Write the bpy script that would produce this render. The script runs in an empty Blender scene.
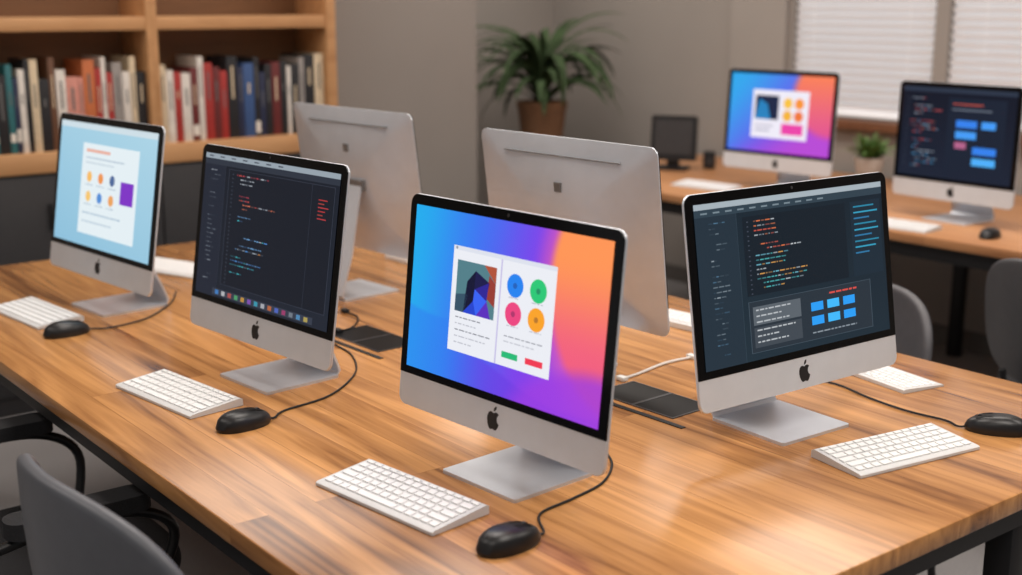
import bpy, bmesh, math, random
from mathutils import Vector, Matrix
random.seed(7)
PI = math.pi
SC = bpy.context.scene
COL = SC.collection
TZ = 0.74          # table top height
CAMZ = 1.54
FPX = 1250.0
PITCH = math.atan(287/1250.0)
YAW = math.radians(51.65)

# ---------------------------------------------------------------- measuring positions on the table plane
Fh = Vector((math.cos(YAW), math.sin(YAW), 0)); Rh = Vector((math.sin(YAW), -math.cos(YAW), 0)); Zh = Vector((0, 0, 1))
CF = Fh*math.cos(PITCH) - Zh*math.sin(PITCH); CU = Fh*math.sin(PITCH) + Zh*math.cos(PITCH)
def at(px, py, z=TZ):
    d = Rh*((px-511)/FPX) + CF + CU*((287-py)/FPX)
    t = (z-CAMZ)/d.z
    return Vector((d.x*t, d.y*t, z))

# computers: x, y, facing yaw, tilt, width, height, clearance under the panel
FIT = {'m1': (1.1447, 3.213, 3.2392, .1604, .5732, .4252, .0795), 'm2': (1.1683, 2.3588, 3.2323, .1523, .5464, .4118, .0806),
 'm3': (1.2173, 1.5892, 3.211, .1056, .5184, .3861, .0815), 'm4': (1.838, 1.4271, -1.6118, .1602, .5482, .3888, .0862),
 'm5': (1.8417, 2.9782, .0728, .1284, .5528, .4053, .1127), 'm6': (1.8245, 2.0583, .0475, .1298, .5511, .4066, .1092),
 'm7': (4.2003, 3.4853, 3.2255, .0644, .5542, .4293, .0841), 'm8': (4.1106, 2.5815, 3.1159, .02, .5088, .4307, .0763)}

# ---------------------------------------------------------------- materials
def lin(c):
    return tuple((x/255/12.92 if x/255 <= .04045 else ((x/255+.055)/1.055)**2.4) for x in c)
def mat(name, rgb, rough=.5, metal=0., var=.06, scale=40., bump=0., spec=.5, emit=0.):
    m = bpy.data.materials.new(name); m.use_nodes = True
    nt = m.node_tree; b = nt.nodes['Principled BSDF']
    c = lin(rgb)
    tc = nt.nodes.new('ShaderNodeTexCoord'); no = nt.nodes.new('ShaderNodeTexNoise')
    no.inputs['Scale'].default_value = scale; no.inputs['Detail'].default_value = 4
    nt.links.new(tc.outputs['Object'], no.inputs['Vector'])
    rp = nt.nodes.new('ShaderNodeValToRGB')
    rp.color_ramp.elements[0].position = .3; rp.color_ramp.elements[1].position = .7
    rp.color_ramp.elements[0].color = tuple(max(0, x*(1-var)) for x in c)+(1,)
    rp.color_ramp.elements[1].color = tuple(min(1, x*(1+var)) for x in c)+(1,)
    nt.links.new(no.outputs['Fac'], rp.inputs['Fac']); nt.links.new(rp.outputs['Color'], b.inputs['Base Color'])
    b.inputs['Roughness'].default_value = rough; b.inputs['Metallic'].default_value = metal
    b.inputs['Specular IOR Level'].default_value = spec
    if emit:
        nt.links.new(rp.outputs['Color'], b.inputs['Emission Color']); b.inputs['Emission Strength'].default_value = emit
    if bump:
        bp = nt.nodes.new('ShaderNodeBump'); bp.inputs['Strength'].default_value = bump; bp.inputs['Distance'].default_value = .002
        nt.links.new(no.outputs['Fac'], bp.inputs['Height']); nt.links.new(bp.outputs['Normal'], b.inputs['Normal'])
    return m
def wood(name, light, dark, board=.085, length=1.1, rough=.33, swap=True, contrast=1.5, plank=.3):
    m = bpy.data.materials.new(name); m.use_nodes = True
    nt = m.node_tree; N = nt.nodes.new; L = nt.links.new; b = nt.nodes['Principled BSDF']
    tc = N('ShaderNodeTexCoord'); sp = N('ShaderNodeSeparateXYZ'); cb = N('ShaderNodeCombineXYZ')
    L(tc.outputs['Object'], sp.inputs[0])
    L(sp.outputs['Y' if swap else 'X'], cb.inputs['X']); L(sp.outputs['X' if swap else 'Y'], cb.inputs['Y']); L(sp.outputs['Z'], cb.inputs['Z'])
    br = N('ShaderNodeTexBrick'); br.offset = .37; br.offset_frequency = 2
    br.inputs['Scale'].default_value = 1; br.inputs['Brick Width'].default_value = length; br.inputs['Row Height'].default_value = board
    br.inputs['Mortar Size'].default_value = .0006; br.inputs['Mortar Smooth'].default_value = .5
    br.inputs['Color1'].default_value = (0, 0, 0, 1); br.inputs['Color2'].default_value = (1, 1, 1, 1); br.inputs['Mortar'].default_value = (0, 0, 0, 1)
    L(cb.outputs[0], br.inputs['Vector'])
    ad = N('ShaderNodeVectorMath'); ad.operation = 'MULTIPLY_ADD'; ad.inputs[1].default_value = (7, 3, 5)
    L(br.outputs['Color'], ad.inputs[0]); L(cb.outputs[0], ad.inputs[2])
    mp = N('ShaderNodeMapping'); mp.inputs['Scale'].default_value = (.95, 12.5, 6); L(ad.outputs[0], mp.inputs['Vector'])
    n1 = N('ShaderNodeTexNoise'); n1.inputs['Scale'].default_value = 1.6; n1.inputs['Detail'].default_value = 6.5; n1.inputs['Distortion'].default_value = 1.4
    L(mp.outputs[0], n1.inputs['Vector'])
    mp2 = N('ShaderNodeMapping'); mp2.inputs['Scale'].default_value = (3, 150, 40); L(ad.outputs[0], mp2.inputs['Vector'])
    n2 = N('ShaderNodeTexNoise'); n2.inputs['Scale'].default_value = 1; n2.inputs['Detail'].default_value = 3; L(mp2.outputs[0], n2.inputs['Vector'])
    a1 = N('ShaderNodeMath'); a1.operation = 'MULTIPLY_ADD'; a1.inputs[1].default_value = plank; L(br.outputs['Color'], a1.inputs[0])
    s1 = N('ShaderNodeMath'); s1.operation = 'MULTIPLY_ADD'; s1.inputs[1].default_value = contrast; s1.inputs[2].default_value = .38-plank*.5-contrast*.5; L(n1.outputs['Fac'], s1.inputs[0]); L(s1.outputs[0], a1.inputs[2])
    a2 = N('ShaderNodeMath'); a2.operation = 'MULTIPLY_ADD'; a2.inputs[1].default_value = .3; L(n2.outputs['Fac'], a2.inputs[0]); L(a1.outputs[0], a2.inputs[2])
    rp = N('ShaderNodeValToRGB'); e = rp.color_ramp.elements
    e[0].position = .05; e[0].color = lin(dark)+(1,); e[1].position = .95; e[1].color = lin(light)+(1,)
    mid = e.new(.42); mid.color = lin(tuple((p*.62+q*.38) for p, q in zip(light, dark)))+(1,)
    L(a2.outputs[0], rp.inputs['Fac'])
    mx = N('ShaderNodeMix'); mx.data_type = 'RGBA'; mx.blend_type = 'MULTIPLY'; mx.inputs['B'].default_value = (.6, .5, .42, 1)
    L(br.outputs['Fac'], mx.inputs['Factor']); L(rp.outputs['Color'], mx.inputs['A']); L(mx.outputs['Result'], b.inputs['Base Color'])
    b.inputs['Roughness'].default_value = rough
    bp = N('ShaderNodeBump'); bp.inputs['Strength'].default_value = .05; bp.inputs['Distance'].default_value = .001
    L(n2.outputs['Fac'], bp.inputs['Height']); L(bp.outputs['Normal'], b.inputs['Normal'])
    return m
def screen_mat(name, strength=1.0):
    m = bpy.data.materials.new(name); m.use_nodes = True
    nt = m.node_tree; b = nt.nodes['Principled BSDF']
    a = nt.nodes.new('ShaderNodeAttribute'); a.attribute_name = 'Col'
    b.inputs['Base Color'].default_value = (.004, .004, .004, 1); b.inputs['Roughness'].default_value = .25
    b.inputs['Specular IOR Level'].default_value = .15
    nt.links.new(a.outputs['Color'], b.inputs['Emission Color']); b.inputs['Emission Strength'].default_value = strength
    return m
M = dict(
 table=wood('table_wood', (216, 157, 97), (98, 56, 28), .085, 2.1, .21, True, 1.55, .36),
 desk=wood('desk_wood', (200, 146, 100), (146, 96, 60), .1, 1.3, .4),
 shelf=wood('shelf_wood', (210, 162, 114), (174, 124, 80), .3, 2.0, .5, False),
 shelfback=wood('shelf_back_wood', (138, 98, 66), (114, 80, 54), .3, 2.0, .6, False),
 steel=mat('black_steel', (30, 30, 32), .45, .3), charcoal=mat('charcoal_laminate', (48, 47, 49), .55),
 alu=mat('brushed_aluminium', (214, 219, 227), .32, .5, .03, 20), alufront=mat('aluminium_chin', (226, 229, 234), .36, .25, .03, 20),
 glass=mat('black_glass', (7, 7, 9), .12, 0, .05, 10, 0, .4), lid=mat('black_lid', (7, 7, 8), .4, 0, .05, 10, 0, .2), dark=mat('dark_mark', (26, 26, 28), .5), greymark=mat('grey_mark', (104, 103, 103), .5),
 screen=screen_mat('screen_glow', 1.0),
 white=mat('white_plastic', (212, 212, 212), .45, 0, .02), key=mat('white_key', (240, 240, 240), .5, 0, .02),
 black=mat('black_plastic', (20, 20, 22), .36, 0, .1), rubber=mat('black_rubber', (14, 14, 15), .6),
 shell=mat('grey_shell_plastic', (90, 92, 98), .42, 0, .04), shelldark=mat('dark_shell_plastic', (88, 87, 91), .5), shellblack=mat('charcoal_shell_plastic', (70, 70, 73), .5), pad=mat('black_fabric', (34, 34, 37), .9, 0, .25, 300, .4),
 chrome=mat('dark_chrome', (92, 92, 95), .35, .8), whitecable=mat('white_cable', (228, 226, 222), .5),
 wall=mat('taupe_wall_paint', (142, 135, 129), .9, 0, .02, 3), wall2=mat('light_taupe_paint', (163, 156, 150), .9, 0, .02, 3), wall3=mat('brightened_wall_paint', (158, 151, 145), .9, 0, .02, 3),  # wall3 is the wall taupe lightened to make up for dimmer light there
 floor=mat('grey_carpet', (136, 133, 133), .95, 0, .2, 220, .3), ceil=mat('ceiling_paint', (208, 204, 200), .9),
 trim=mat('brown_sill_wood', (116, 76, 52), .5, 0, .1, 12), frame=mat('window_frame_paint', (190, 186, 182), .5), blind=mat('white_blind_glow', (240, 239, 240), .6, 0, .02, 40, 0, .5, .22),  # blind glows faintly in its material, standing in for daylight behind it
 pane=mat('window_pane', (150, 160, 172), .1), base=mat('baseboard_paint', (100, 95, 91), .6),
 terra=mat('woven_brown_pot', (138, 100, 72), .85, 0, .2, 60, .5), soil=mat('soil', (48, 34, 26), .95, 0, .4, 80, .6),
 leaf=mat('deep_green_leaf', (58, 74, 48), .85, 0, .35, 9, 0, .15), leaf2=mat('fresh_green_leaf', (96, 130, 64), .5, 0, .3, 30), pages=mat('book_pages', (226, 214, 192), .8, 0, .08, 200),
 ceramic=mat('pale_ceramic', (204, 198, 191), .4), paper=mat('paper_label', (226, 220, 210), .7))

# ---------------------------------------------------------------- mesh helpers
class MB:
    def __init__(s): s.bm = bmesh.new()
    def box(s, lo, hi, bev=0., mtx=None, seg=2):
        r = bmesh.ops.create_cube(s.bm, size=1); vs = r['verts']
        for v in vs:
            v.co = Vector([lo[i]+(v.co[i]+.5)*(hi[i]-lo[i]) for i in range(3)])
        if mtx: bmesh.ops.transform(s.bm, matrix=mtx, verts=vs)
        if bev:
            es = list({e for v in vs for e in v.link_edges})
            bmesh.ops.bevel(s.bm, geom=es, offset=bev, segments=seg, affect='EDGES', profile=.5)
        return s
    def loops(s, rings, cap0=True, cap1=True):
        rr = [[s.bm.verts.new(p) for p in ring] for ring in rings]; n = len(rr[0])
        for a, b in zip(rr[:-1], rr[1:]):
            for i in range(n): s.bm.faces.new((a[i], a[(i+1) % n], b[(i+1) % n], b[i]))
        if cap0: s.bm.faces.new(rr[0][::-1])
        if cap1: s.bm.faces.new(rr[-1])
        return s
    def tube(s, pts, r, seg=8, smooth=0):
        P = [Vector(p) for p in pts]
        if smooth: P = spline(P, smooth)
        rings = []; t0 = (P[1]-P[0]).normalized()
        nrm = t0.orthogonal().normalized()
        for i, p in enumerate(P):
            t = (P[min(i+1, len(P)-1)]-P[max(i-1, 0)]).normalized()
            nrm = (nrm-t*nrm.dot(t)).normalized(); bn = t.cross(nrm)
            rr = r[i] if isinstance(r, (list, tuple)) else r
            rings.append([p+nrm*rr*math.cos(2*PI*k/seg)+bn*rr*math.sin(2*PI*k/seg) for k in range(seg)])
        return s.loops(rings)
    def lathe(s, prof, seg=28, c=(0, 0, 0)):
        c = Vector(c)
        return s.loops([[c+Vector((r*math.cos(2*PI*k/seg), r*math.sin(2*PI*k/seg), z)) for k in range(seg)] for r, z in prof])
    def prism(s, poly, y0, y1, mtx=None):     # polygon in x,z extruded along y
        a = [Vector((x, y0, z)) for x, z in poly]; b = [Vector((x, y1, z)) for x, z in poly]
        if mtx: a = [mtx @ p for p in a]; b = [mtx @ p for p in b]
        return s.loops([a, b])
    def slab(s, poly, z0, z1):                # polygon in x,y extruded along z
        return s.loops([[Vector((x, y, z0)) for x, y in poly], [Vector((x, y, z1)) for x, y in poly]])
    def patch(s, fn, nu, nv, thick=0.):
        g = [[s.bm.verts.new(fn(2*i/nu-1, 2*j/nv-1)) for i in range(nu+1)] for j in range(nv+1)]
        fs = [s.bm.faces.new((g[j][i], g[j][i+1], g[j+1][i+1], g[j+1][i])) for j in range(nv) for i in range(nu)]
        if thick: bmesh.ops.solidify(s.bm, geom=fs, thickness=thick)
        return s
    def cushion(s, fn, thick, n=3.0, seg=72):
        # smooth rounded panel: fn(a, b) is its middle surface over a superellipse outline, thick its thickness
        def nor(a, b):
            e = .01; du = fn(a+e, b)-fn(a-e, b); dv = fn(a, b+e)-fn(a, b-e); return du.cross(dv).normalized()
        rings = []
        ss = [.03, .12, .25, .4, .55, .68, .8, .88, .94]
        seq = [(q, 1.) for q in ss]+[(.97, .9), (.985, .7), (.996, .38), (1., 0.), (.996, -.38), (.985, -.7), (.97, -.9)]+[(q, -1.) for q in reversed(ss)]
        for q, o in seq:
            ring = []
            for k in range(seg):
                th = 2*PI*k/seg; c, sn = math.cos(th), math.sin(th); kk = q/(abs(c)**n+abs(sn)**n)**(1/n)
                a, b = kk*c, kk*sn; ring.append(fn(a, b)+nor(a, b)*(thick*.5*o))
            rings.append(ring)
        return s.loops(rings)
def spline(P, n):
    out = []; Q = [P[0]*2-P[1]]+P+[P[-1]*2-P[-2]]
    for i in range(1, len(Q)-2):
        a, b, c, d = Q[i-1:i+3]
        for k in range(n):
            t = k/n
            out.append(.5*((2*b)+(c-a)*t+(2*a-5*b+4*c-d)*t*t+(3*b-a-3*c+d)*t**3))
    out.append(P[-1]); return out
def rrect(w0, w1, z0, z1, r, n=5, corners=(1, 1, 1, 1)):   # counter-clockwise from bottom-left; corners bl br tr tl
    o = []
    for (cx, cz, a0), k in zip(((w0, z0, PI), (w1, z0, 1.5*PI), (w1, z1, 0), (w0, z1, .5*PI)), corners):
        if not k: o.append((cx, cz)); continue
        ccx = cx+(r if cx == w0 else -r); ccz = cz+(r if cz == z0 else -r)
        for i in range(n+1):
            a = a0+.5*PI*i/n; o.append((ccx+r*math.cos(a), ccz+r*math.sin(a)))
    return o
def dense(poly, step):
    o = []
    for (a, b), (c, d) in zip(poly, poly[1:]+poly[:1]):
        n = max(1, int(math.hypot(c-a, d-b)/step))
        o += [(a+(c-a)*k/n, b+(d-b)*k/n) for k in range(n)]
    return o
def obj(name, mb, m, parent=None, smooth=True, world=False, label=None, fixn=True, ang=35):
    bm = mb.bm if isinstance(mb, MB) else mb
    if world and parent: bmesh.ops.transform(bm, matrix=parent.matrix_basis.inverted(), verts=bm.verts)
    if fixn: bmesh.ops.recalc_face_normals(bm, faces=bm.faces)
    me = bpy.data.meshes.new(name); bm.to_mesh(me); bm.free()
    me.materials.append(m)
    if smooth and me.polygons:
        me.polygons.foreach_set('use_smooth', [True]*len(me.polygons)); me.set_sharp_from_angle(angle=math.radians(ang))
    o = bpy.data.objects.new(name, me); COL.objects.link(o)
    if parent: o.parent = parent
    if label: o['label'] = label
    return o
def tag(o, label, cat, group=None):
    o['label'] = label; o['category'] = cat
    if group: o['group'] = group
    return o
def thing(name, label, cat, loc=(0, 0, 0), rz=0., group=None):
    o = bpy.data.objects.new(name, None); COL.objects.link(o); o.empty_display_size = .05
    o.location = loc; o.rotation_euler = (0, 0, rz)
    o.matrix_basis = Matrix.Translation(Vector(loc)) @ Matrix.Rotation(rz, 4, 'Z')
    return tag(o, label, cat, group)
def struct(name, mb, m, parent=None, smooth=False):
    o = obj(name, mb, m, parent, smooth)
    if not parent: o['kind'] = 'structure'
    return o

# ---------------------------------------------------------------- room
struct('floor', MB().box((-3, -3, -.1), (5.2, 6.1, 0)), M['floor'])
struct('ceiling', MB().box((-3, -3, 2.8), (5.2, 6.1, 2.9)), M['ceil'])
struct('wall_back', MB().box((-3, 5.0, 0), (3.74, 6.1, 2.8)), M['wall'])
struct('wall_recess', MB().box((3.74, 5.9, 0), (5.2, 6.1, 2.8)), M['wall3'])
WX = 5.0; WIN = [(3.28, 4.07), (2.05, 3.21)]; WZ0, WZ1 = .99, 2.35
w = MB(); w.box((WX, -3, 0), (WX+.15, 5.9, WZ0)).box((WX, -3, WZ1), (WX+.15, 5.9, 2.8))
w.box((WX, 4.07, WZ0), (WX+.15, 5.9, WZ1)).box((WX, 3.21, WZ0), (WX+.15, 3.28, WZ1)).box((WX, -3, WZ0), (WX+.15, 2.05, WZ1))
struct('wall_window', w, M['wall3'])
struct('trim_1', MB().box((WX-.03, 4.10, .09), (WX, 4.46, 2.8), .004), M['wall2'])
struct('baseboard_back', MB().box((2.8, 4.985, 0), (3.74, 5.0, .09), .003), M['base'])
struct('baseboard_window', MB().box((WX-.015, -3, 0), (WX, 5.9, .09), .003), M['base'])
for i, (a, b) in enumerate(WIN):
    fr = MB()
    for lo, hi in (((WX+.05, a, WZ0), (WX+.10, a+.04, WZ1)), ((WX+.05, b-.04, WZ0), (WX+.10, b, WZ1)), ((WX+.05, a+.04, WZ0), (WX+.10, b-.04, WZ0+.05)), ((WX+.05, a+.04, WZ1-.05), (WX+.10, b-.04, WZ1))):
        fr.box(lo, hi)
    wo = struct('window_%d' % (i+1), fr, M['frame'])
    struct('window_pane', MB().box((WX+.07, a+.04, WZ0+.05), (WX+.076, b-.04, WZ1-.05)), M['pane'], wo)
    struct('window_sill', MB().box((WX-.06, a-.03, WZ0-.045), (WX+.05, b+.03, WZ0-.0), .006), M['trim'], wo)
    t = thing('window_blind', ['white slatted window blind over the left window above the gradient monitor', 'white slatted window blind over the right window behind the dark code monitor'][i], 'blind', (WX+.015, (a+b)/2, WZ1), 0, 'window blinds')
    hw = (b-a)/2-.012
    sl = MB(); z = -.06; H = WZ1-WZ0-.03
    rot = math.radians(54)
    while z > -H+.01:
        sl.box((-.023, -hw, -.0008), (.023, hw, .0008), 0, Matrix.Translation((0, 0, z)) @ Matrix.Rotation(rot, 4, 'Y'))
        z -= .038
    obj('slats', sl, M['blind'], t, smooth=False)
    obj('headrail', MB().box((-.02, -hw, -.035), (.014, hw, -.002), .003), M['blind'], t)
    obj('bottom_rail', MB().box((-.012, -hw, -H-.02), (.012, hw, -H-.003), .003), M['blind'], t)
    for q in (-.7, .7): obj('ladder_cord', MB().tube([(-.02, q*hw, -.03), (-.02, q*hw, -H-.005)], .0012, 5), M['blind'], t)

# ---------------------------------------------------------------- main table
TX0, TX1, TY0, TY1 = .785, 2.45, 1.005, 3.95
t = thing('long_table', 'long wooden work table on black steel frame carrying six computers', 'table', ((TX0+TX1)/2, (TY0+TY1)/2, 0))
ow = (t.location.x, t.location.y)
obj('tabletop', MB().box((TX0-ow[0], TY0-ow[1], TZ-.034), (TX1-ow[0], TY1-ow[1], TZ), .004), M['table'], t)
fz0, fz1 = TZ-.078, TZ-.034
X0, X1, Y0, Y1 = TX0+.02-ow[0], TX1-.02-ow[0], TY0+.02-ow[1], TY1-.02-ow[1]
fr = MB().box((X0, Y0, fz0), (X0+.04, Y1, fz1)).box((X1-.04, Y0, fz0), (X1, Y1, fz1)).box((X0+.04, Y0, fz0), (X1-.04, Y0+.04, fz1)).box((X0+.04, Y1-.04, fz0), (X1-.04, Y1, fz1))
obj('frame', fr, M['steel'], t, smooth=False)
for lx in (X0+.14, X1-.52):
    for ly in (Y0+.004, Y1-.054):
        obj('leg', MB().box((lx, ly, 0), (lx+.05, ly+.05, fz0), .003), M['steel'], t)
obj('cross_beam', MB().box((-.03, Y0+.04, fz0+.005), (.03, Y1-.04, fz1), .003), M['steel'], t)

# ---------------------------------------------------------------- computers
APPLE = [(0, .33), (.07, .375), (.14, .405), (.22, .41), (.3, .385), (.385, .32), (.31, .25), (.265, .16), (.26, .05), (.29, -.05), (.35, -.12), (.425, -.165), (.38, -.29), (.3, -.42), (.22, -.5), (.13, -.5), (.05, -.465), (-.04, -.465), (-.13, -.5), (-.22, -.49), (-.32, -.38), (-.4, -.22), (-.44, -.02), (-.43, .16), (-.36, .31), (-.26, .39), (-.15, .4), (-.07, .365)]
LEAF = [(-.005, .43), (.005, .55), (.07, .66), (.19, .72), (.185, .6), (.12, .49)]
class Gfx:
    def __init__(s, W, H, chin, bz):
        s.x0, s.x1, s.z0, s.z1 = -W/2+bz, W/2-bz, chin+bz*.75, H-bz
        s.bm = bmesh.new(); s.cl = s.bm.loops.layers.float_color.new('Col'); s.k = 0
        s.remap = None
    def P(s, u, v, lay):
        if s.remap: a, b, c, d = s.remap; u = a+u*b; v = c+v*d
        return Vector((s.x0+(s.x1-s.x0)*u, -.0034-lay*.00025, s.z1-(s.z1-s.z0)*v))
    def poly(s, pts, col, lay=1):
        f = s.bm.faces.new([s.bm.verts.new(s.P(u, v, lay)) for u, v in pts])
        cols = col if isinstance(col, list) else [col]*len(pts)
        for l, c in zip(f.loops, cols): l[s.cl] = lin(c)+(1,)
    def rect(s, u0, v0, u1, v1, col, lay=1): s.poly([(u0, v1), (u1, v1), (u1, v0), (u0, v0)], col, lay)
    def outline(s, u0, v0, u1, v1, col, lay=2, t=.003):
        s.rect(u0, v0, u1, v0+t, col, lay); s.rect(u0, v1-t, u1, v1, col, lay); s.rect(u0, v0, u0+t, v1, col, lay); s.rect(u1-t, v0, u1, v1, col, lay)
    def disc(s, u, v, r, col, lay=2, n=24):
        a = (s.x1-s.x0)/(s.z1-s.z0)
        if s.remap: a *= s.remap[1]/s.remap[3]
        s.poly([(u+r*math.cos(2*PI*i/n), v+r*a*math.sin(2*PI*i/n)) for i in range(n)], col, lay)
    def words(s, u, v, length, col, h=.012, lay=2, rnd=random):
        e = u+length
        while u < e-.004:
            w_ = min(rnd.uniform(.010, .035), e-u); s.rect(u, v, u+w_, v+h, col, lay); u += w_+.006
    def done(s, name, m, parent, mtx):
        bmesh.ops.transform(s.bm, matrix=mtx, verts=s.bm.verts)
        return obj(name, s.bm, m, parent, smooth=False, fixn=False)
def mix(a, b, t): return tuple(x+(y-x)*max(0, min(1, t)) for x, y in zip(a, b))
def sst(a, b, x):
    t = max(0, min(1, (x-a)/(b-a))); return t*t*(3-2*t)
def bg_gradient(u, v):
    c = mix((36, 172, 238), (62, 118, 242), sst(0, .42, u+.08*v))
    c = mix(c, (128, 66, 234), sst(.30, .72, u*.95+v*.12))
    c = mix(c, (176, 84, 226), sst(.6, .95, u))
    d = v-(.60-.30*u+.10*math.sin(u*6)); c = mix(c, (48, 124, 240), .5*sst(0, .025, d)*(1-sst(.25, .6, u)))
    d = v-(.86-.10*math.sin(u*5+.5)); c = mix(c, (104, 62, 226), .6*sst(0, .03, d)*sst(.18, .5, u))
    r = math.hypot((u-1.10)*1.15, (v-.26)*.62); warm = mix((255, 150, 88), (242, 96, 128), sst(.1, .72, v))
    c = mix(c, (226, 92, 176), .6*(1-sst(.42, .54, r)))
    c = mix(c, warm, 1-sst(.40, .45, r))
    r2 = math.hypot((u-1.0)*.8, (v-1.12)*.9); c = mix(c, (158, 62, 226), .8*(1-sst(.30, .40, r2)))
    return c
def bg_small(u, v):
    c = mix((52, 168, 238), (106, 92, 236), sst(.05, .7, u*.7+v*.4)); c = mix(c, (184, 76, 214), sst(.55, 1, u*.6+v*.6))
    r = math.hypot((u-1.0)*1.1, (v-.25)*.8); c = mix(c, mix((250, 130, 90), (226, 84, 150), v*1.3), 1-sst(.36, .46, r)); return c
def bg_code(u, v): return mix((26, 30, 40), (36, 42, 54), v*.6+u*.3)
def bg_teal(u, v): return mix((24, 36, 47), (36, 52, 63), v*.6+(1-u)*.3)
def bg_navy(u, v): return mix((18, 23, 38), (30, 39, 57), v*.8)
def bg_light(u, v): return mix((172, 212, 230), (138, 190, 218), v*.6+(1-u)*.3)
def gfx_gradient(g):
    g.remap = (.23-.21*.955, .955, .195-.10*.893, .893)
    g.rect(.21, .10, .765, .80, (236, 238, 245)); g.rect(.21, .10, .765, .128, (222, 226, 238), 2)
    g.rect(.478, .128, .486, .80, (200, 194, 230), 2); g.disc(.228, .114, .006, (150, 156, 170), 3, 10)
    # picture card: dark blue and purple gem on a teal grey ground with an orange corner
    g.rect(.238, .19, .458, .53, (84, 128, 138), 3)
    g.poly([(.238, .53), (.29, .53), (.31, .40), (.238, .42)], (56, 84, 104), 4)
    g.poly([(.39, .19), (.458, .30), (.458, .19)], (178, 84, 60), 4)
    g.poly([(.41, .40), (.458, .45), (.458, .30), (.42, .25)], (152, 62, 54), 4)
    g.poly([(.285, .53), (.34, .44), (.345, .24), (.30, .32)], (22, 24, 54), 4)
    g.poly([(.345, .24), (.34, .44), (.41, .42), (.425, .30)], (30, 30, 76), 4)
    g.poly([(.285, .53), (.36, .53), (.34, .44)], (40, 70, 206), 5)
    g.poly([(.36, .53), (.415, .42), (.345, .36), (.34, .44)], (58, 100, 244), 5)
    g.poly([(.345, .36), (.415, .42), (.42, .30)], (48, 40, 150), 5)
    g.poly([(.36, .53), (.44, .53), (.415, .42)], (92, 48, 190), 5)
    for i, a in enumerate((.15, .12, .2, .18, .1)):
        g.words(.245, .565+i*.042, a, (140, 142, 152) if i in (0, 2) else (190, 192, 202), .008, 3)
    for (u, v, c) in ((.56, .275, (40, 132, 240)), (.68, .275, (46, 200, 120)), (.56, .455, (236, 72, 130)), (.68, .455, (250, 164, 44))):
        g.disc(u, v, .043, c, 3); g.disc(u, v, .011, mix(c, (30, 20, 60), .3), 4, 12)
        g.words(u-.03, v+.076, .06, (190, 192, 204), .007, 3)
    g.words(.52, .60, .2, (160, 162, 172), .008, 3); g.words(.52, .635, .16, (196, 198, 208), .008, 3)
    g.rect(.515, .705, .60, .745, (40, 186, 120), 3); g.rect(.64, .705, .73, .745, (240, 60, 84), 3)
def codelines(g, u0, u1, v0, v1, dv, cols, seed, h=.008, gutter=True, dim=.3, bg=(34, 40, 52), fill=.85):
    r = random.Random(seed); v = v0; ind = 0
    while v < v1:
        ind = max(0, min(4, ind+r.choice((-1, 0, 0, 1))))
        if gutter: g.rect(u0, v, u0+.008, v+h*.9, (66, 74, 88), 2)
        if r.random() < fill:
            L = r.uniform(.08, .85)*(u1-u0-.05-ind*.03); u = u0+.035+ind*.03; e = u+max(.03, L)
            base = r.choice(cols)
            while u < e:
                w_ = r.uniform(.006, .026); g.rect(u, v, min(u+w_, u1), v+h, mix(base if r.random() < .65 else r.choice(cols), bg, r.uniform(dim*.4, dim*2)), 2); u += w_+.005
                if u > u1: break
        v += dv
def gfx_code(g):
    g.rect(0, 0, 1, .035, (150, 162, 172)); g.rect(0, .035, 1, .075, (48, 54, 66))
    for i in range(7): g.rect(.03+i*.09, .013, .065+i*.09, .022, (74, 80, 92), 2)
    g.rect(.0, .075, .17, 1, (36, 41, 54)); g.rect(.17, .075, .172, .93, (54, 60, 74), 2)
    g.rect(.2, .09, .975, .90, (28, 32, 42)); g.outline(.2, .09, .975, .90, (58, 64, 78))
    codelines(g, .02, .15, .11, .9, .032, [(130, 140, 152), (165, 172, 182)], 3, .007, False, .45)
    codelines(g, .23, .66, .12, .36, .028, [(226, 84, 74), (232, 120, 84), (190, 196, 204), (214, 70, 84)], 4, .008, True, .38, (34, 40, 52), .75)
    codelines(g, .23, .62, .40, .88, .028, [(84, 150, 226), (120, 176, 230), (226, 150, 80), (170, 180, 190), (70, 190, 200)], 9, .008, True, .42, (34, 40, 52), .66)
    for i in range(6): g.rect(.87, .18+i*.024, .87+[.06, .04, .07, .05, .035, .06][i], .187+i*.024, [(176, 56, 58), (160, 66, 60), (180, 60, 64)][i % 3], 3)
    g.rect(.82, .09, .822, .9, (54, 60, 74), 2)
    g.rect(.14, .938, .9, .985, (56, 62, 76), 2)
    dk = [(70, 150, 240), (240, 240, 240), (230, 90, 80), (90, 200, 120), (250, 180, 60), (160, 90, 220), (60, 190, 220), (220, 220, 226), (240, 120, 60), (90, 120, 240), (200, 60, 120), (140, 150, 160), (90, 170, 230), (230, 200, 90)]
    for i, c in enumerate(dk): g.rect(.165+i*.052, .946, .192+i*.052, .977, mix(c, (58, 64, 78), .35), 3)
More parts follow.
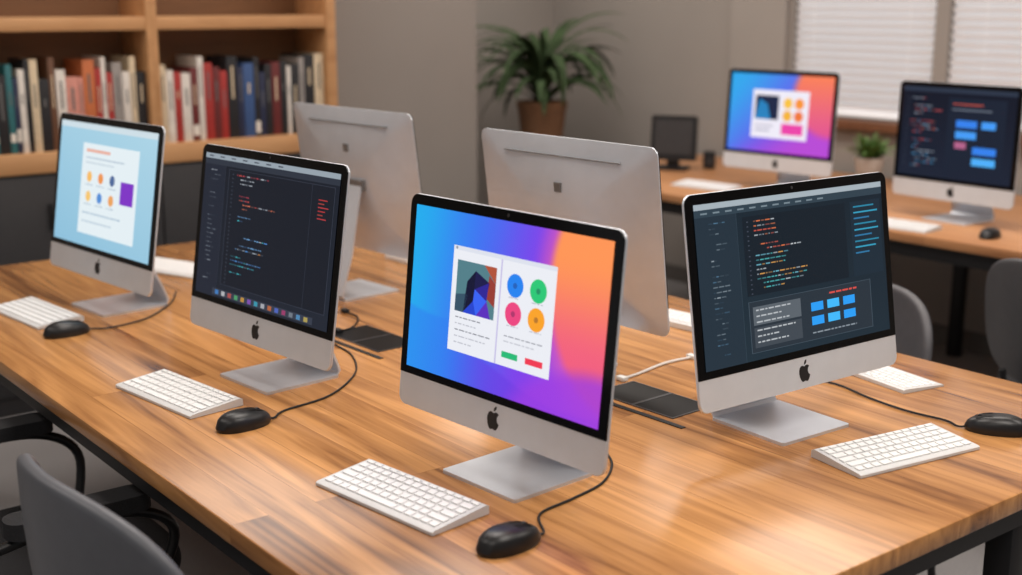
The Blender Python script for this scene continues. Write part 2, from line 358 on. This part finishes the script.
def gfx_dash(g):
    bgc = (34, 48, 60)
    g.rect(0, 0, 1, .035, (166, 178, 186)); g.rect(0, .035, 1, .08, (50, 66, 78))
    for i in range(11): g.rect(.03+i*.06, .054, .062+i*.06, .064, (120, 136, 146), 2)
    g.rect(0, .08, .2, 1, (37, 51, 63)); g.rect(.2, .08, .202, 1, (54, 70, 82), 2)
    codelines(g, .03, .18, .12, .95, .032, [(132, 146, 156), (170, 182, 190), (90, 130, 160)], 5, .007, False, .45, bgc)
    g.rect(.23, .11, .78, .60, (23, 33, 43)); codelines(g, .25, .64, .14, .34, .029, [(236, 120, 70), (226, 90, 70), (210, 214, 218)], 6, .008, True, .3, bgc)
    codelines(g, .25, .75, .352, .59, .029, [(80, 190, 190), (120, 200, 220), (226, 160, 80), (200, 206, 210)], 8, .008, True, .3, bgc)
    g.rect(.81, .11, .985, .60, (30, 45, 58))
    for i in range(9): g.rect(.828, .14+i*.038, .828+[.12, .14, .09, .13, .14, .1, .14, .12, .08][i], .150+i*.038, [(44, 132, 164), (54, 156, 190), (48, 118, 164)][i % 3], 2)
    g.rect(.23, .635, .90, .955, (42, 52, 62)); g.outline(.23, .635, .90, .955, (72, 86, 98))
    g.rect(.25, .67, .50, .785, (92, 100, 108), 2); g.rect(.25, .80, .50, .925, (66, 74, 83), 2)
    for i in range(6): g.words(.265, .688+i*.037+(.014 if i > 2 else 0), (.18, .13, .17, .2, .11, .16)[i], (182, 187, 192), .009, 3)
    for i in range(3):
        for j in range(2): g.rect(.555+i*.09, .715+j*.09, .622+i*.09, .77+j*.09, [(44, 158, 246), (66, 186, 252), (44, 158, 246)][i], 3)
    g.words(.66, .668, .16, (222, 82, 74), .011, 3); g.words(.555, .905, .25, (136, 146, 156), .009, 3)
def gfx_light(g):
    g.rect(0, 0, 1, .05, (206, 222, 230)); g.rect(.26, .16, .84, .9, (228, 239, 244)); g.rect(.3, .205, .55, .23, (232, 176, 160), 2)
    g.words(.3, .27, .4, (172, 190, 206), .012); g.words(.3, .31, .3, (186, 202, 214), .012)
    for i, c in enumerate(((246, 188, 100), (238, 150, 84), (80, 106, 154), (246, 198, 110), (84, 142, 214), (236, 164, 96))):
        u, v = .35+(i % 3)*.12, .43+(i//3)*.16; g.disc(u, v, .027, c, 3, 16); g.words(u-.04, v+.06, .08, (178, 194, 208), .010, 3)
    g.rect(.68, .42, .81, .60, (126, 52, 196), 4); g.words(.3, .72, .4, (170, 192, 210), .014, 3); g.words(.3, .79, .32, (186, 204, 218), .014, 3)
def gfx_small(g):
    g.rect(.23, .2, .78, .82, (240, 236, 248)); g.rect(.26, .27, .49, .58, (30, 40, 70), 2); g.poly([(.26, .58), (.42, .58), (.38, .38), (.3, .32)], (40, 130, 190), 3)
    for u, v, c in ((.58, .36, (250, 196, 70)), (.69, .36, (250, 150, 60)), (.58, .52, (245, 180, 60)), (.69, .52, (240, 120, 60))): g.disc(u, v, .045, c, 3, 16)
    g.rect(.53, .62, .74, .76, (236, 70, 170), 3); g.words(.27, .65, .18, (150, 150, 170), .02, 3); g.words(.27, .71, .14, (150, 150, 170), .02, 3)
def gfx_navy(g):
    bgc = (26, 34, 50)
    g.rect(0, 0, 1, .05, (44, 54, 72)); codelines(g, .05, .40, .12, .88, .042, [(230, 120, 80), (90, 170, 220), (190, 200, 214), (220, 90, 90)], 21, .012, True, .35, bgc)
    g.rect(.42, .1, .92, .9, (26, 35, 52)); g.words(.46, .16, .26, (206, 92, 76), .014); g.words(.46, .22, .34, (130, 140, 156), .012)
    for (a, b, c, d, k) in ((.50, .34, .68, .42, (54, 130, 236)), (.72, .34, .84, .42, (70, 156, 246)), (.50, .46, .68, .54, (70, 156, 246)), (.50, .58, .60, .65, (180, 100, 140)), (.66, .62, .86, .70, (54, 130, 236)), (.66, .74, .86, .82, (80, 176, 250))): g.rect(a, b, c, d, k, 3)

def computer(key, label, bg, gfx, group='desktop computers'):
    x, y, yaw, tilt, W, H, zb = FIT[key]
    rt = thing('desktop_computer', label, 'computer', (x, y, TZ), yaw+PI/2, group)
    T = Matrix.Translation((0, 0, zb)) @ Matrix.Rotation(-tilt, 4, 'X')
    chin = .155*H; bz = .019
    out = dense(rrect(-W/2, W/2, 0, H, .019, 6), .02)
    def ring(s, d):
        o = []
        for px, pz in out:
            qz = pz-H/2; th = math.atan2(qz/H, px/W); k = max(0, min(1, (1-s)*1.3))
            ex, ez = W/2*math.cos(th), H/2*math.sin(th)
            o.append(T @ Vector(((px*(1-k)+ex*k)*s, d, (qz*(1-k)+ez*k)*s+H/2)))
        return o
    prof_s = [1-.985*(i/16)**1.15 for i in range(1, 17)]
    obj('case', MB().loops([ring(.997, 0), ring(1, .001), ring(1, .0045)]+[ring(s, .0045+.0305*(1-s**2.4)) for s in prof_s]), M['alu'], rt, ang=45)
    obj('chin', MB().prism(rrect(-W/2+.001, W/2-.001, .001, chin, .018, 6, (1, 1, 0, 0)), -.0014, 0, T), M['alufront'], rt)
    gl = obj('front_glass', MB().prism(rrect(-W/2+.001, W/2-.001, chin, H-.001, .018, 6, (0, 0, 1, 1)), -.0022, 0, T), M['glass'], rt)
    lg = MB(); s = .034
    for pl in (APPLE, LEAF): lg.prism([(a*s, b*s+chin*.5) for a, b in pl], -.0019, -.0010, T)
    obj('logo', lg, M['dark'], rt, smooth=False)
    obj('webcam', MB().loops([[T @ Vector((.003*math.cos(a*PI/6), yy, H-bz*.5+.003*math.sin(a*PI/6))) for a in range(12)] for yy in (-.0028, -.0018)]), M['charcoal'], gl)
    g = Gfx(W, H, chin, bz); nx, nz = 100, 66
    vs = [[g.bm.verts.new(g.P(i/nx, j/nz, 0)) for i in range(nx+1)] for j in range(nz+1)]
    cc = [[lin(bg(i/nx, j/nz))+(1,) for i in range(nx+1)] for j in range(nz+1)]
    for j in range(nz):
        for i in range(nx):
            f = g.bm.faces.new((vs[j+1][i], vs[j+1][i+1], vs[j][i+1], vs[j][i]))
            for l, (a, b) in zip(f.loops, ((i, j+1), (i+1, j+1), (i+1, j), (i, j))): l[g.cl] = cc[b][a]
    scr = g.done('screen', M['screen'], rt, T)
    g = Gfx(W, H, chin, bz); gfx(g); g.done('screen_graphics', M['screen'], scr, T)
    hy = T @ Vector((0, .034, H*.5))
    fm = MB().slab(rrect(-.094, .094, -.035, .15, .006, 3), 0, .006)
    obj('stand_foot', fm, M['alu'], rt)
    prof = [(.146, .004), (.152, .012), (.15, .022), (.14, .05), (.11, .12), (hy.y+.014, hy.z-.03), (hy.y+.004, hy.z)]
    wd = [.09, .09, .089, .086, .078, .07, .068]
    nk = MB(); th = .005
    nk.loops([[Vector((-a, p, q)), Vector((a, p, q)), Vector((a, p+th, q+.002)), Vector((-a, p+th, q+.002))] for (p, q), a in zip(prof, wd)])
    obj('stand_neck', nk, M['alu'], rt)
    bx = lambda u0, u1, z0, z1, y0, y1: MB().box((u0, y0, z0), (u1, y1, z1), 0, T)
    obj('hinge', bx(-.074, .074, H*.5-.014, H*.5+.014, .024, .045), M['greymark'], rt)
    obj('rear_mark', bx(-.0105, .0105, H*.715, H*.715+.021, .0205, .0325), M['greymark'], rt, smooth=False)
    obj('rear_vent', bx(-W*.33, W*.33, H*.903, H*.907, .006, .0195), M['greymark'], rt, smooth=False)
    return rt
computer('m3', 'silver computer showing blue purple and orange gradient with white window, nearest the camera', bg_gradient, gfx_gradient)
computer('m4', 'silver computer with dark teal dashboard screen at the near end of the long table', bg_teal, gfx_dash)
computer('m2', 'silver computer with dark code editor and row of dock icons, second along the long table', bg_code, gfx_code)
computer('m1', 'silver computer with pale blue screen and purple square, farthest left on the long table', bg_light, gfx_light)
computer('m5', 'silver computer seen from behind, back turned, right behind the dock icon code computer', bg_code, gfx_code)
computer('m6', 'silver computer seen from behind, back turned, right behind the gradient screen computer', bg_code, gfx_code)
computer('m7', 'smaller looking computer with gradient screen on the back desk by the window', bg_small, gfx_small)
computer('m8', 'computer with navy screen and bright blue blocks on the back desk by the window', bg_navy, gfx_navy)

# ---------------------------------------------------------------- keyboards
KW, KD = .295, .122
def kb_base():
    prof = [(-KD/2, .001), (-KD/2, .006), (-KD/2+.004, .008), (KD/2-.006, .017), (KD/2, .014), (KD/2, .001)]
    return MB().loops([[Vector((xx, a, b)) for a, b in prof] for xx in (-KW/2, KW/2)])
def key_layout():
    o = []; pitch = (KW-.014)/14.5; y = KD/2-.014
    rows = [[1.035]*14, [1]*13+[1.5], [1.5]+[1]*13, [1.75]+[1]*11+[1.75], [2.25]+[1]*10+[2.25], [1, 1, 1, 1.25, 5, 1.25, 1, 1, 1, 1]]
    for ri, r in enumerate(rows):
        dep = .0115 if ri == 0 else .0165; x = -KW/2+.007
        tot = sum(r); k = 14.5/tot
        for wdt in r:
            ww = wdt*k*pitch; o.append((x+ww/2, y, ww-.0034, dep-.003)); x += ww
        y -= (.0145 if ri == 0 else .0185)
    return o
slope = math.atan2(.009, KD-.01)
KEYMESH = {}
def keyboard(loc, rz, label, keys=True, group='white keyboards'):
    r = thing('keyboard', label, 'keyboard', loc, rz, group)
    obj('base', kb_base(), M['white'], r)
    if keys:
        for (kx, ky, sx, sy) in key_layout():
            kk = (round(sx, 4), round(sy, 4)); z = .0080+(ky+KD/2-.004)*math.tan(slope)
            if kk not in KEYMESH:
                o = obj('key', MB().box((-sx/2, -sy/2, .0), (sx/2, sy/2, .0028), .0008, Matrix.Rotation(slope, 4, 'X'), 1), M['key'], r); KEYMESH[kk] = o.data
            else:
                o = bpy.data.objects.new('key', KEYMESH[kk]); COL.objects.link(o); o.parent = r
            o.location = (kx, ky, z)
    else:
        km = MB()
        for (kx, ky, sx, sy) in key_layout():
            z = .0080+(ky+KD/2-.004)*math.tan(slope); km.box((kx-sx/2, ky-sy/2, z), (kx+sx/2, ky+sy/2, z+.0024))
        obj('keys', km, M['key'], r, smooth=False)
    return r
def P2(px, py): v = at(px, py); return (v.x, v.y, TZ)
keyboard(P2(400, 499), math.radians(-83), 'white keyboard in front of the gradient screen computer on the long table')
keyboard(P2(178, 396), math.radians(-83), 'white keyboard in front of the dock icon code computer')
keyboard(P2(36, 315), math.radians(-84), 'white keyboard cut by the left edge, in front of the pale blue screen')
keyboard(P2(896, 453), math.radians(-9), 'white keyboard in front of the teal dashboard computer at the near table end')
kb = keyboard((2.27, 1.58, TZ), math.radians(80), 'slim white keyboard lying at the far table edge behind the teal dashboard computer'); kb.scale = (1, .95, .55)
keyboard((2.26, 2.17, TZ), math.radians(95), 'white keyboard peeping out right of the nearer back turned computer')
keyboard((2.17, 3.16, TZ), math.radians(92), 'white keyboard beneath the farther back turned computer')
keyboard((1.50, 3.56, TZ), math.radians(-70), 'white keyboard lying behind the pale blue screen computer')
keyboard(P2(896, 226), math.radians(-85), 'white keyboard in front of the navy screen computer on the back desk', False)
keyboard(P2(706, 187), math.radians(-84), 'white keyboard at left front of the gradient computer on the back desk', False)

# ---------------------------------------------------------------- mice with their cables
def mouse(loc, rz, label, pts=None):
    r = thing('computer_mouse', label, 'mouse', loc, rz, 'black wired mice')
    def shp(u, v):
        a = math.atan2(v, u); q = max(abs(u), abs(v))
        x = q*math.cos(a)*.034*(1-.06*math.cos(2*a)); yv = q*math.sin(a)*.058
        if yv > 0: x *= 1-.10*(yv/.058)**2
        prof = (1-q**3.2)**.5 if q < 1 else 0
        h = .007+.027*prof*(1-.16*(yv/.058)-.12*(yv/.058)**2)
        return x, yv, h
    b = MB().patch(lambda u, v: Vector(shp(u, v)), 24, 24)
    bd = b.bm; ed = [e for e in bd.edges if e.is_boundary]; rr = bmesh.ops.extrude_edge_only(bd, edges=ed)
    nv = [g for g in rr['geom'] if isinstance(g, bmesh.types.BMVert)]
    for v in nv: v.co.z = 0; v.co.x *= .95; v.co.y *= .95
    bmesh.ops.contextual_create(bd, geom=[e for e in bd.edges if e.is_boundary])
    obj('body', b, M['black'], r)
    for sgn in (-1, 1):
        def bt(u, v, sgn=sgn):
            x, yv, h = shp(sgn*(.12+.33*(u*.5+.5)), .16+.55*(v*.5+.5)); return Vector((x, yv, h+.0008))
        obj('button', MB().patch(bt, 8, 8, .0008), M['black'], r)
    wz = shp(0, .52)[2]-.0035
    obj('scroll_wheel', MB().loops([[Vector((xx, .030+.006*math.cos(k*PI/8), wz+.006*math.sin(k*PI/8))) for k in range(16)] for xx in (-.003, .003)]), M['charcoal'], r)
    if pts:
        f = Matrix.Translation(Vector(loc)) @ Matrix.Rotation(rz, 4, 'Z')
        head = [f @ Vector((0, .054, .004)), f @ Vector((0, .07, .0032))]
        P = head+[Vector((at(a, c).x, at(a, c).y, TZ+.0028)) for a, c in pts]
        obj('cable', MB().tube(P, .0022, 6, 6), M['rubber'], r, world=True)
    return r
mouse(P2(509, 546), math.radians(-88), 'black mouse in front of the gradient screen computer, nearest the camera', [(540, 515), (572, 500), (602, 484), (612, 466), (606, 452)])
mouse(P2(244, 426), math.radians(-86), 'black mouse beside the keyboard of the dock icon code computer', [(285, 411), (330, 396), (355, 374), (352, 356), (335, 345)])
mouse(P2(67, 334), math.radians(-86), 'black mouse by the keyboard of the pale blue screen computer', [(110, 328), (146, 319), (170, 304), (176, 292)])
mouse(P2(996, 431), math.radians(32), 'black mouse right of the near table end keyboard', [(945, 421), (905, 411), (868, 398), (840, 386), (815, 380)])
mouse(P2(990, 237), math.radians(-80), 'black mouse on the back desk right of the navy screen computer')

# ---------------------------------------------------------------- table power boxes and loose cables
def power_box(px, py, rz, label):
    v = at(px, py); r = thing('power_box', label, 'power box', (v.x, v.y, TZ), rz, 'black table power boxes')
    a, b = .060, .112
    fr = MB().box((-a, -b, 0), (a, -b+.004, .002)).box((-a, b-.004, 0), (a, b, .002)).box((-a, -b+.004, 0), (-a+.004, b-.004, .002)).box((a-.004, -b+.004, 0), (a, b-.004, .002)).box((-a+.004, -.004, 0), (a-.004, .004, .002))
    obj('frame', fr, M['chrome'], r)
    for s in (-1, 1): obj('lid', MB().box((-a+.0045, (-b+.0045) if s < 0 else .0045, .0), (a-.0045, -.0045 if s < 0 else b-.0045, .0014)), M['lid'], r)
    obj('slot_strip', MB().box((-a-.03, -b-.05, 0), (-a-.018, b+.03, .0018)), M['rubber'], r)
    return r
power_box(652, 399, math.radians(2), 'black power box with dark lids beside the gradient screen computer')
power_box(372, 338, math.radians(2), 'black power box with dark lids behind the dock icon code computer')
def loose(name, label, pts, m, r=.003):
    P = [Vector((at(a, b).x, at(a, b).y, TZ+r+.0006)) for a, b in pts]
    c = sum(P, Vector())/len(P)
    o = thing(name, label, 'cable', (c.x, c.y, TZ))
    obj('cord', MB().tube(P, r, 6, 6), m, o, world=True)
    for q in (P[0], P[-1]): obj('plug', MB().box((q.x-.008, q.y-.012, TZ+.0005), (q.x+.008, q.y+.012, TZ+.010), .002), m, o, world=True)
loose('charging_cable', 'white cable running from under the nearer back turned computer towards the table edge', [(622, 380), (640, 374), (665, 364), (692, 358)], M['whitecable'])
loose('power_cable', 'black cable looping beside the farther back turned computer', [(345, 312), (358, 318), (352, 328), (338, 332)], M['rubber'], .0024)

# ---------------------------------------------------------------- back desk along the window wall
DX0, DX1, DY0, DY1 = 3.79, 4.93, 1.3, 4.6
t = thing('back_desk', 'wooden desk on black frame standing along the window wall', 'desk', ((DX0+DX1)/2, (DY0+DY1)/2, 0))
o = t.location
bx = lambda lo, hi, bv=.003: MB().box((lo[0]-o.x, lo[1]-o.y, lo[2]), (hi[0]-o.x, hi[1]-o.y, hi[2]), bv)
obj('desktop', bx((DX0, DY0, TZ-.034), (DX1, DY1, TZ), .004), M['desk'], t)
obj('frame_rail', bx((DX0+.03, DY0+.03, TZ-.09), (DX0+.07, DY1-.03, TZ-.034)), M['steel'], t)
for ly in (DY0+.03, 2.95, DY1-.08):
    for lx in (DX0+.03, DX1-.09): obj('leg', bx((lx, ly, 0), (lx+.05, ly+.05, TZ-.09 if lx < 4 else TZ-.034)), M['steel'], t)
v = at(672, 169); t = thing('tablet_display', 'upright black framed display on a stand, on the back desk beside the corner plant', 'display', (v.x, v.y, TZ), math.radians(-58))
T = Matrix.Translation((0, .0, .045)) @ Matrix.Rotation(math.radians(-7), 4, 'X')
obj('body', MB().prism(rrect(-.112, .112, 0, .215, .012, 4), 0, .03, T), M['black'], t)
obj('screen_glass', MB().prism(rrect(-.092, .092, .03, .195, .006, 3), -.0015, 0, T), M['charcoal'], t)
obj('stand_arm', MB().box((-.03, .012, .012), (.03, .034, .07), .003), M['black'], t)
obj('stand_base', MB().slab(rrect(-.075, .075, -.05, .085, .02, 4), 0, .014), M['black'], t)
v = at(709, 168); t = thing('desk_speaker', 'tiny black cylindrical speaker beside the black framed display', 'speaker', (v.x, v.y, TZ))
obj('body', MB().lathe([(.026, 0), (.03, .004), (.03, .075), (.026, .085), (.01, .088)], 20), M['black'], t)
obj('grille', MB().lathe([(.0308, .02), (.0312, .022), (.0312, .05), (.0308, .052)], 20), M['charcoal'], t)

# ---------------------------------------------------------------- plants
def leaf(mb, base, az, el, L, wd, droop, n=9, twist=0.):
    p = Vector(base); e = el
    side = Vector((-math.sin(az), math.cos(az), 0))
    prev = None
    for i in range(n+1):
        s = i/n; w_ = wd*(math.sin(PI*min(1, s*.93+.07))**.8)*.5+.0008
        dirv = Vector((math.cos(az)*math.cos(e), math.sin(az)*math.cos(e), math.sin(e))); up = side.cross(dirv)
        cs, sn = math.cos(twist), math.sin(twist); sd = side*cs+up*sn
        row = [mb.bm.verts.new(p-sd*w_+up*w_*.25), mb.bm.verts.new(p), mb.bm.verts.new(p+sd*w_+up*w_*.25)]
        if prev:
            for a in (0, 1): mb.bm.faces.new((prev[a], prev[a+1], row[a+1], row[a]))
        prev = row; p = p+dirv*(L/n); e -= droop/n
pt = (4.36, 5.24); PZ = .74
t = thing('plant_stand', 'wooden plant stand under the large potted plant in the room corner', 'plant stand', (*pt, 0))
obj('top', MB().lathe([(.16, PZ-.03), (.17, PZ-.025), (.17, PZ-.005), (.16, PZ)], 28), M['trim'], t)
for k in range(4):
    a = PI/4+k*PI/2; obj('leg', MB().tube([(.13*math.cos(a), .13*math.sin(a), PZ-.028), (.17*math.cos(a), .17*math.sin(a), 0)], [.016, .012], 8), M['trim'], t)
t = thing('potted_plant', 'large green plant with arching leaves in brown pot in the room corner', 'plant', (*pt, PZ))
obj('pot', MB().lathe([(.10, 0), (.105, .01), (.132, .23), (.138, .24), (.138, .27), (.125, .27), (.12, .24)], 32), M['terra'], t)
obj('soil', MB().lathe([(.115, .232), (.117, .242), (.06, .255), (.01, .258)], 24), M['soil'], t)
fo = MB(); rr = random.Random(11)
for k in range(80):
    az = k*2.39996+rr.uniform(-.2, .2); el = rr.uniform(.65, 1.5); L = rr.uniform(.40, .60)
    leaf(fo, (.03*math.cos(az), .03*math.sin(az), .25+rr.uniform(0, .2)), az, el, L, rr.uniform(.034, .055), rr.uniform(1.5, 2.6), 14, rr.uniform(-.4, .4))
obj('foliage', fo, M['leaf'], t, fixn=False, ang=80)
for k in range(5):
    a = k*1.26; obj('stem', MB().tube([(.025*math.cos(a), .025*math.sin(a), .24), (.035*math.cos(a), .035*math.sin(a), .44)], [.008, .005], 7), M['leaf'], t)
v = at(868, 181); t = thing('small_potted_plant', 'small bushy green plant in pale pot between the two back desk computers', 'plant', (v.x, v.y, TZ))
obj('pot', MB().lathe([(.045, 0), (.048, .004), (.066, .10), (.066, .11), (.058, .11), (.056, .098)], 26), M['ceramic'], t)
obj('soil', MB().lathe([(.053, .092), (.053, .098), (.01, .102)], 20), M['soil'], t)
fo = MB()
for k in range(100):
    az = rr.uniform(0, 2*PI); leaf(fo, (rr.uniform(-.03, .03), rr.uniform(-.03, .03), .10), az, rr.uniform(.6, 1.5), rr.uniform(.07, .145), .020, rr.uniform(.3, 1.3), 5, rr.uniform(-.5, .5))
obj('foliage', fo, M['leaf2'], t, fixn=False)

# ---------------------------------------------------------------- bookcase and books
BY = 4.70; BX0, BXM, BX1 = 1.17, 1.96, 2.75; SZ = .99
t = thing('bookcase', 'light wooden bookcase with charcoal base cabinet standing against the back wall', 'bookcase', ((BX0+BX1)/2, BY+.14, 0)); o = t.location
bx = lambda lo, hi, bv=.002: MB().box((lo[0]-o.x, lo[1]-o.y, lo[2]), (hi[0]-o.x, hi[1]-o.y, hi[2]), bv)
obj('base_cabinet', bx((BX0-.02, BY+.02, 0), (BX1+.02, BY+.28, SZ-.075)), M['charcoal'], t)
for a, b in ((BX0, (BX0+BXM)/2), ((BX0+BXM)/2, BXM), (BXM, (BXM+BX1)/2), ((BXM+BX1)/2, BX1)):
    dr = obj('cabinet_door', bx((a+.004, BY+.002, .08), (b-.004, BY+.02, SZ-.085)), M['charcoal'], t)
    obj('handle', bx((b-.05, BY-.014, .7), (b-.038, BY+.002, .8)), M['steel'], dr)
obj('shelf', bx((BX0-.03, BY-.005, SZ-.075), (BX1+.035, BY+.28, SZ)), M['shelf'], t)
obj('shelf', bx((BX0+.02, BY+.005, 1.43), (BX1-.02, BY+.265, 1.48)), M['shelf'], t)
obj('shelf', bx((BX0-.03, BY-.005, 2.0), (BX1+.03, BY+.28, 2.05)), M['shelf'], t)
for ux in (BX0, BXM, BX1): obj('upright', bx((ux-.022, BY, SZ), (ux+.022, BY+.264, 2.0)), M['shelf'], t)
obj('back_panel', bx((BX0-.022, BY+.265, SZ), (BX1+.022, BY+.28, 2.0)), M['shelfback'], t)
BC = {'black': (30, 30, 34), 'teal': (44, 108, 114), 'navy': (36, 44, 74), 'white': (220, 214, 206), 'pink': (206, 140, 126), 'red': (166, 48, 44), 'maroon': (104, 38, 38), 'grey': (150, 144, 140), 'cream': (214, 196, 166), 'blue': (56, 86, 136), 'brown': (104, 70, 50), 'orange': (196, 110, 64), 'green': (70, 104, 78)}
BM = {k: mat('book_cover_'+k, c, .6, 0, .08, 60) for k, c in BC.items()}
ORD = ['first', 'second', 'third', 'fourth', 'fifth', 'sixth', 'seventh', 'eighth', 'ninth', 'tenth', 'eleventh', 'twelfth', 'thirteenth', 'fourteenth', 'fifteenth', 'sixteenth', 'seventeenth', 'eighteenth', 'nineteenth', 'twentieth', 'twenty-first', 'twenty-second', 'twenty-third', 'twenty-fourth', 'twenty-fifth']
LEFT = 'maroon brown white black teal black teal navy white black cream black brown white pink pink orange red white red grey white cream black'.split()
RIGHT = 'cream white red white maroon white red maroon red black navy blue black navy black maroon black white black grey black cream'.split()
br_ = random.Random(5)
def book(x, wd, ht, dp, color, lc, label, grp):
    r = thing('book', label, 'book', (x+wd/2, BY+.03+dp/2, SZ), 0, grp)
    cv = MB().box((-wd/2, -dp/2, 0), (wd/2, -dp/2+.004, ht), .0015).box((-wd/2, -dp/2+.004, 0), (-wd/2+.003, dp/2, ht)).box((wd/2-.003, -dp/2+.004, 0), (wd/2, dp/2, ht))
    obj('cover', cv, BM[color], r)
    obj('pages', MB().box((-wd/2+.003, -dp/2+.004, .004), (wd/2-.003, dp/2-.005, ht-.004)), M['pages'], r)
    if lc:
        z0 = br_.uniform(.015, .05)
        obj('spine_label', MB().box((-wd/2+.002, -dp/2-.0008, z0), (wd/2-.002, -dp/2, z0+br_.uniform(.02, .05))), M['paper'], r)
    tm = MB()
    tm.box((-wd*.1, -dp/2-.0007, ht*br_.uniform(.42, .62)), (wd*.1, -dp/2, ht*br_.uniform(.7, .9)))
    obj('spine_title', tm, M['greymark'] if sum(BC[color]) > 300 or br_.random() < .5 else BM['cream'], r)
for nm, cols, x0, x1 in (('left', LEFT, BX0+.026, BXM-.026), ('right', RIGHT, BXM+.026, BX1-.026)):
    ws = [br_.choice((.018, .024, .03, .038, .046)) for _ in cols]; k = (x1-x0-.0015*len(cols))/sum(ws); x = x0+.0008
    for i, (c, ww) in enumerate(zip(cols, ws)):
        ww *= k; ht = br_.uniform(.26, .345)
        lab = '%s book upright on the %s bay shelf of the bookcase, %s from the left' % (c, nm, ORD[i])
        book(x, ww, ht, br_.uniform(.17, .2), c, br_.random() < .28, lab, 'books on the %s bay shelf' % nm); x += ww+.0015

# ---------------------------------------------------------------- chairs (sitter faces local +Y)
def chair(loc, rz, label, ms, mseat, arms=False, group='grey shell chairs', top=.84, hw=.265, wrap=.05, zlow=.44, sq=3.0):
    r = thing('office_chair', label, 'chair', loc, rz, group)
    zc = (top+zlow)/2; hh = (top-zlow)/2
    def back(a, b):
        return Vector((a*hw, -.215+wrap*a*a-.05*(b*.5+.5)-.02*(1-b*b)*(1-a*a), zc+b*hh))
    obj('backrest', MB().cushion(back, .026, sq), ms, r, ang=80)
    def seat(a, b):
        return Vector((a*.245, .03+b*.225, .43-.018*(1-a*a)*(1-b*b)-.03*max(0, b-.4)))
    obj('seat', MB().cushion(seat, .05, 3.2), mseat, r, ang=80)
    obj('back_support', MB().tube([(-.09, -.1, .40), (-.09, -.225, .42), (-.09, -.262, .54)], .010, 8, 4).tube([(.09, -.1, .40), (.09, -.225, .42), (.09, -.262, .54)], .010, 8, 4), M['steel'], r)
    for sx in (-1, 1):
        for sy in (-1, 1):
            obj('leg', MB().tube([(sx*.16, .03+sy*.12, .405), (sx*.22, .03+sy*.2, .35), (sx*.25, .03+sy*.25, .0)], .011, 10, 4), M['steel'], r)
        if arms:
            ar = obj('armrest', MB().tube([(sx*.25, -.2, .56), (sx*.275, -.05, .595), (sx*.275, .10, .59), (sx*.265, .18, .53), (sx*.23, .16, .41)], .0105, 12, 6), M['black'], r)
            obj('arm_pad', MB().slab([(sx*.275+a, b) for a, b in rrect(-.034, .034, -.14, .13, .03, 6)], .600, .632), M['pad'], ar)
    return r
chair((.80, 1.80, 0), math.radians(-87), 'grey shell chair at the front long side of the table, nearest the camera', M['shell'], M['pad'], hw=.275, top=.86, wrap=.09, sq=2.7)
chair((.72, 2.47, 0), math.radians(-90), 'black armchair at the front long side of the table, cut by the left edge', M['shelldark'], M['pad'], True, 'black armchairs')
chair((2.60, 1.98, 0), math.radians(92), 'grey shell chair at the far long side of the table behind the teal dashboard computer', M['shelldark'], M['pad'], top=.79, hw=.225, wrap=.09, sq=2.6)
chair((3.40, 1.66, 0), math.radians(-95), 'dark grey chair at the back desk, cut by the right edge', M['shellblack'], M['pad'], top=.86, zlow=.5, hw=.23, wrap=.09, sq=2.6)

# ---------------------------------------------------------------- light and camera
def area(loc, sx, sy, power, col, spread=150):
    l = bpy.data.lights.new('ceiling_or_fill_light', 'AREA'); l.shape = 'RECTANGLE'; l.size = sx; l.size_y = sy; l.energy = power; l.color = col
    l.spread = math.radians(spread)
    o = bpy.data.objects.new('ceiling_or_fill_light', l); COL.objects.link(o); o.location = loc
PW = {(-.6, .2): 14, (-.6, 2.3): 12, (-.6, 4.1): 12, (1.6, .2): 28, (1.6, 2.3): 25, (1.6, 4.1): 17, (3.6, .2): 25, (3.6, 2.3): 25, (3.6, 4.1): 22}
for (x, y), p in PW.items():
    area((x, y, 2.77), .9, 1.4, p, (1, .93, .86), 160)
area((4.2, 5.2, 2.77), .8, .8, 11, (1, .93, .86), 160)  # fill light added to brighten the recess, no fixture modelled
wd = bpy.data.worlds.new('world'); SC.world = wd; wd.use_nodes = True
wd.node_tree.nodes['Background'].inputs[0].default_value = (.88, .87, .87, 1); wd.node_tree.nodes['Background'].inputs[1].default_value = .25
cam = bpy.data.cameras.new('camera'); co = bpy.data.objects.new('camera', cam); COL.objects.link(co)
co.location = (0, 0, CAMZ); co.rotation_euler = (PI/2-PITCH, 0, YAW-PI/2)
cam.sensor_width = 36; cam.lens = FPX/1022*36; cam.clip_start = .05
cam.dof.use_dof = True; cam.dof.focus_distance = 2.35; cam.dof.aperture_fstop = 2.3
SC.camera = co
SC.view_settings.view_transform = 'Standard'; SC.view_settings.look = 'None'
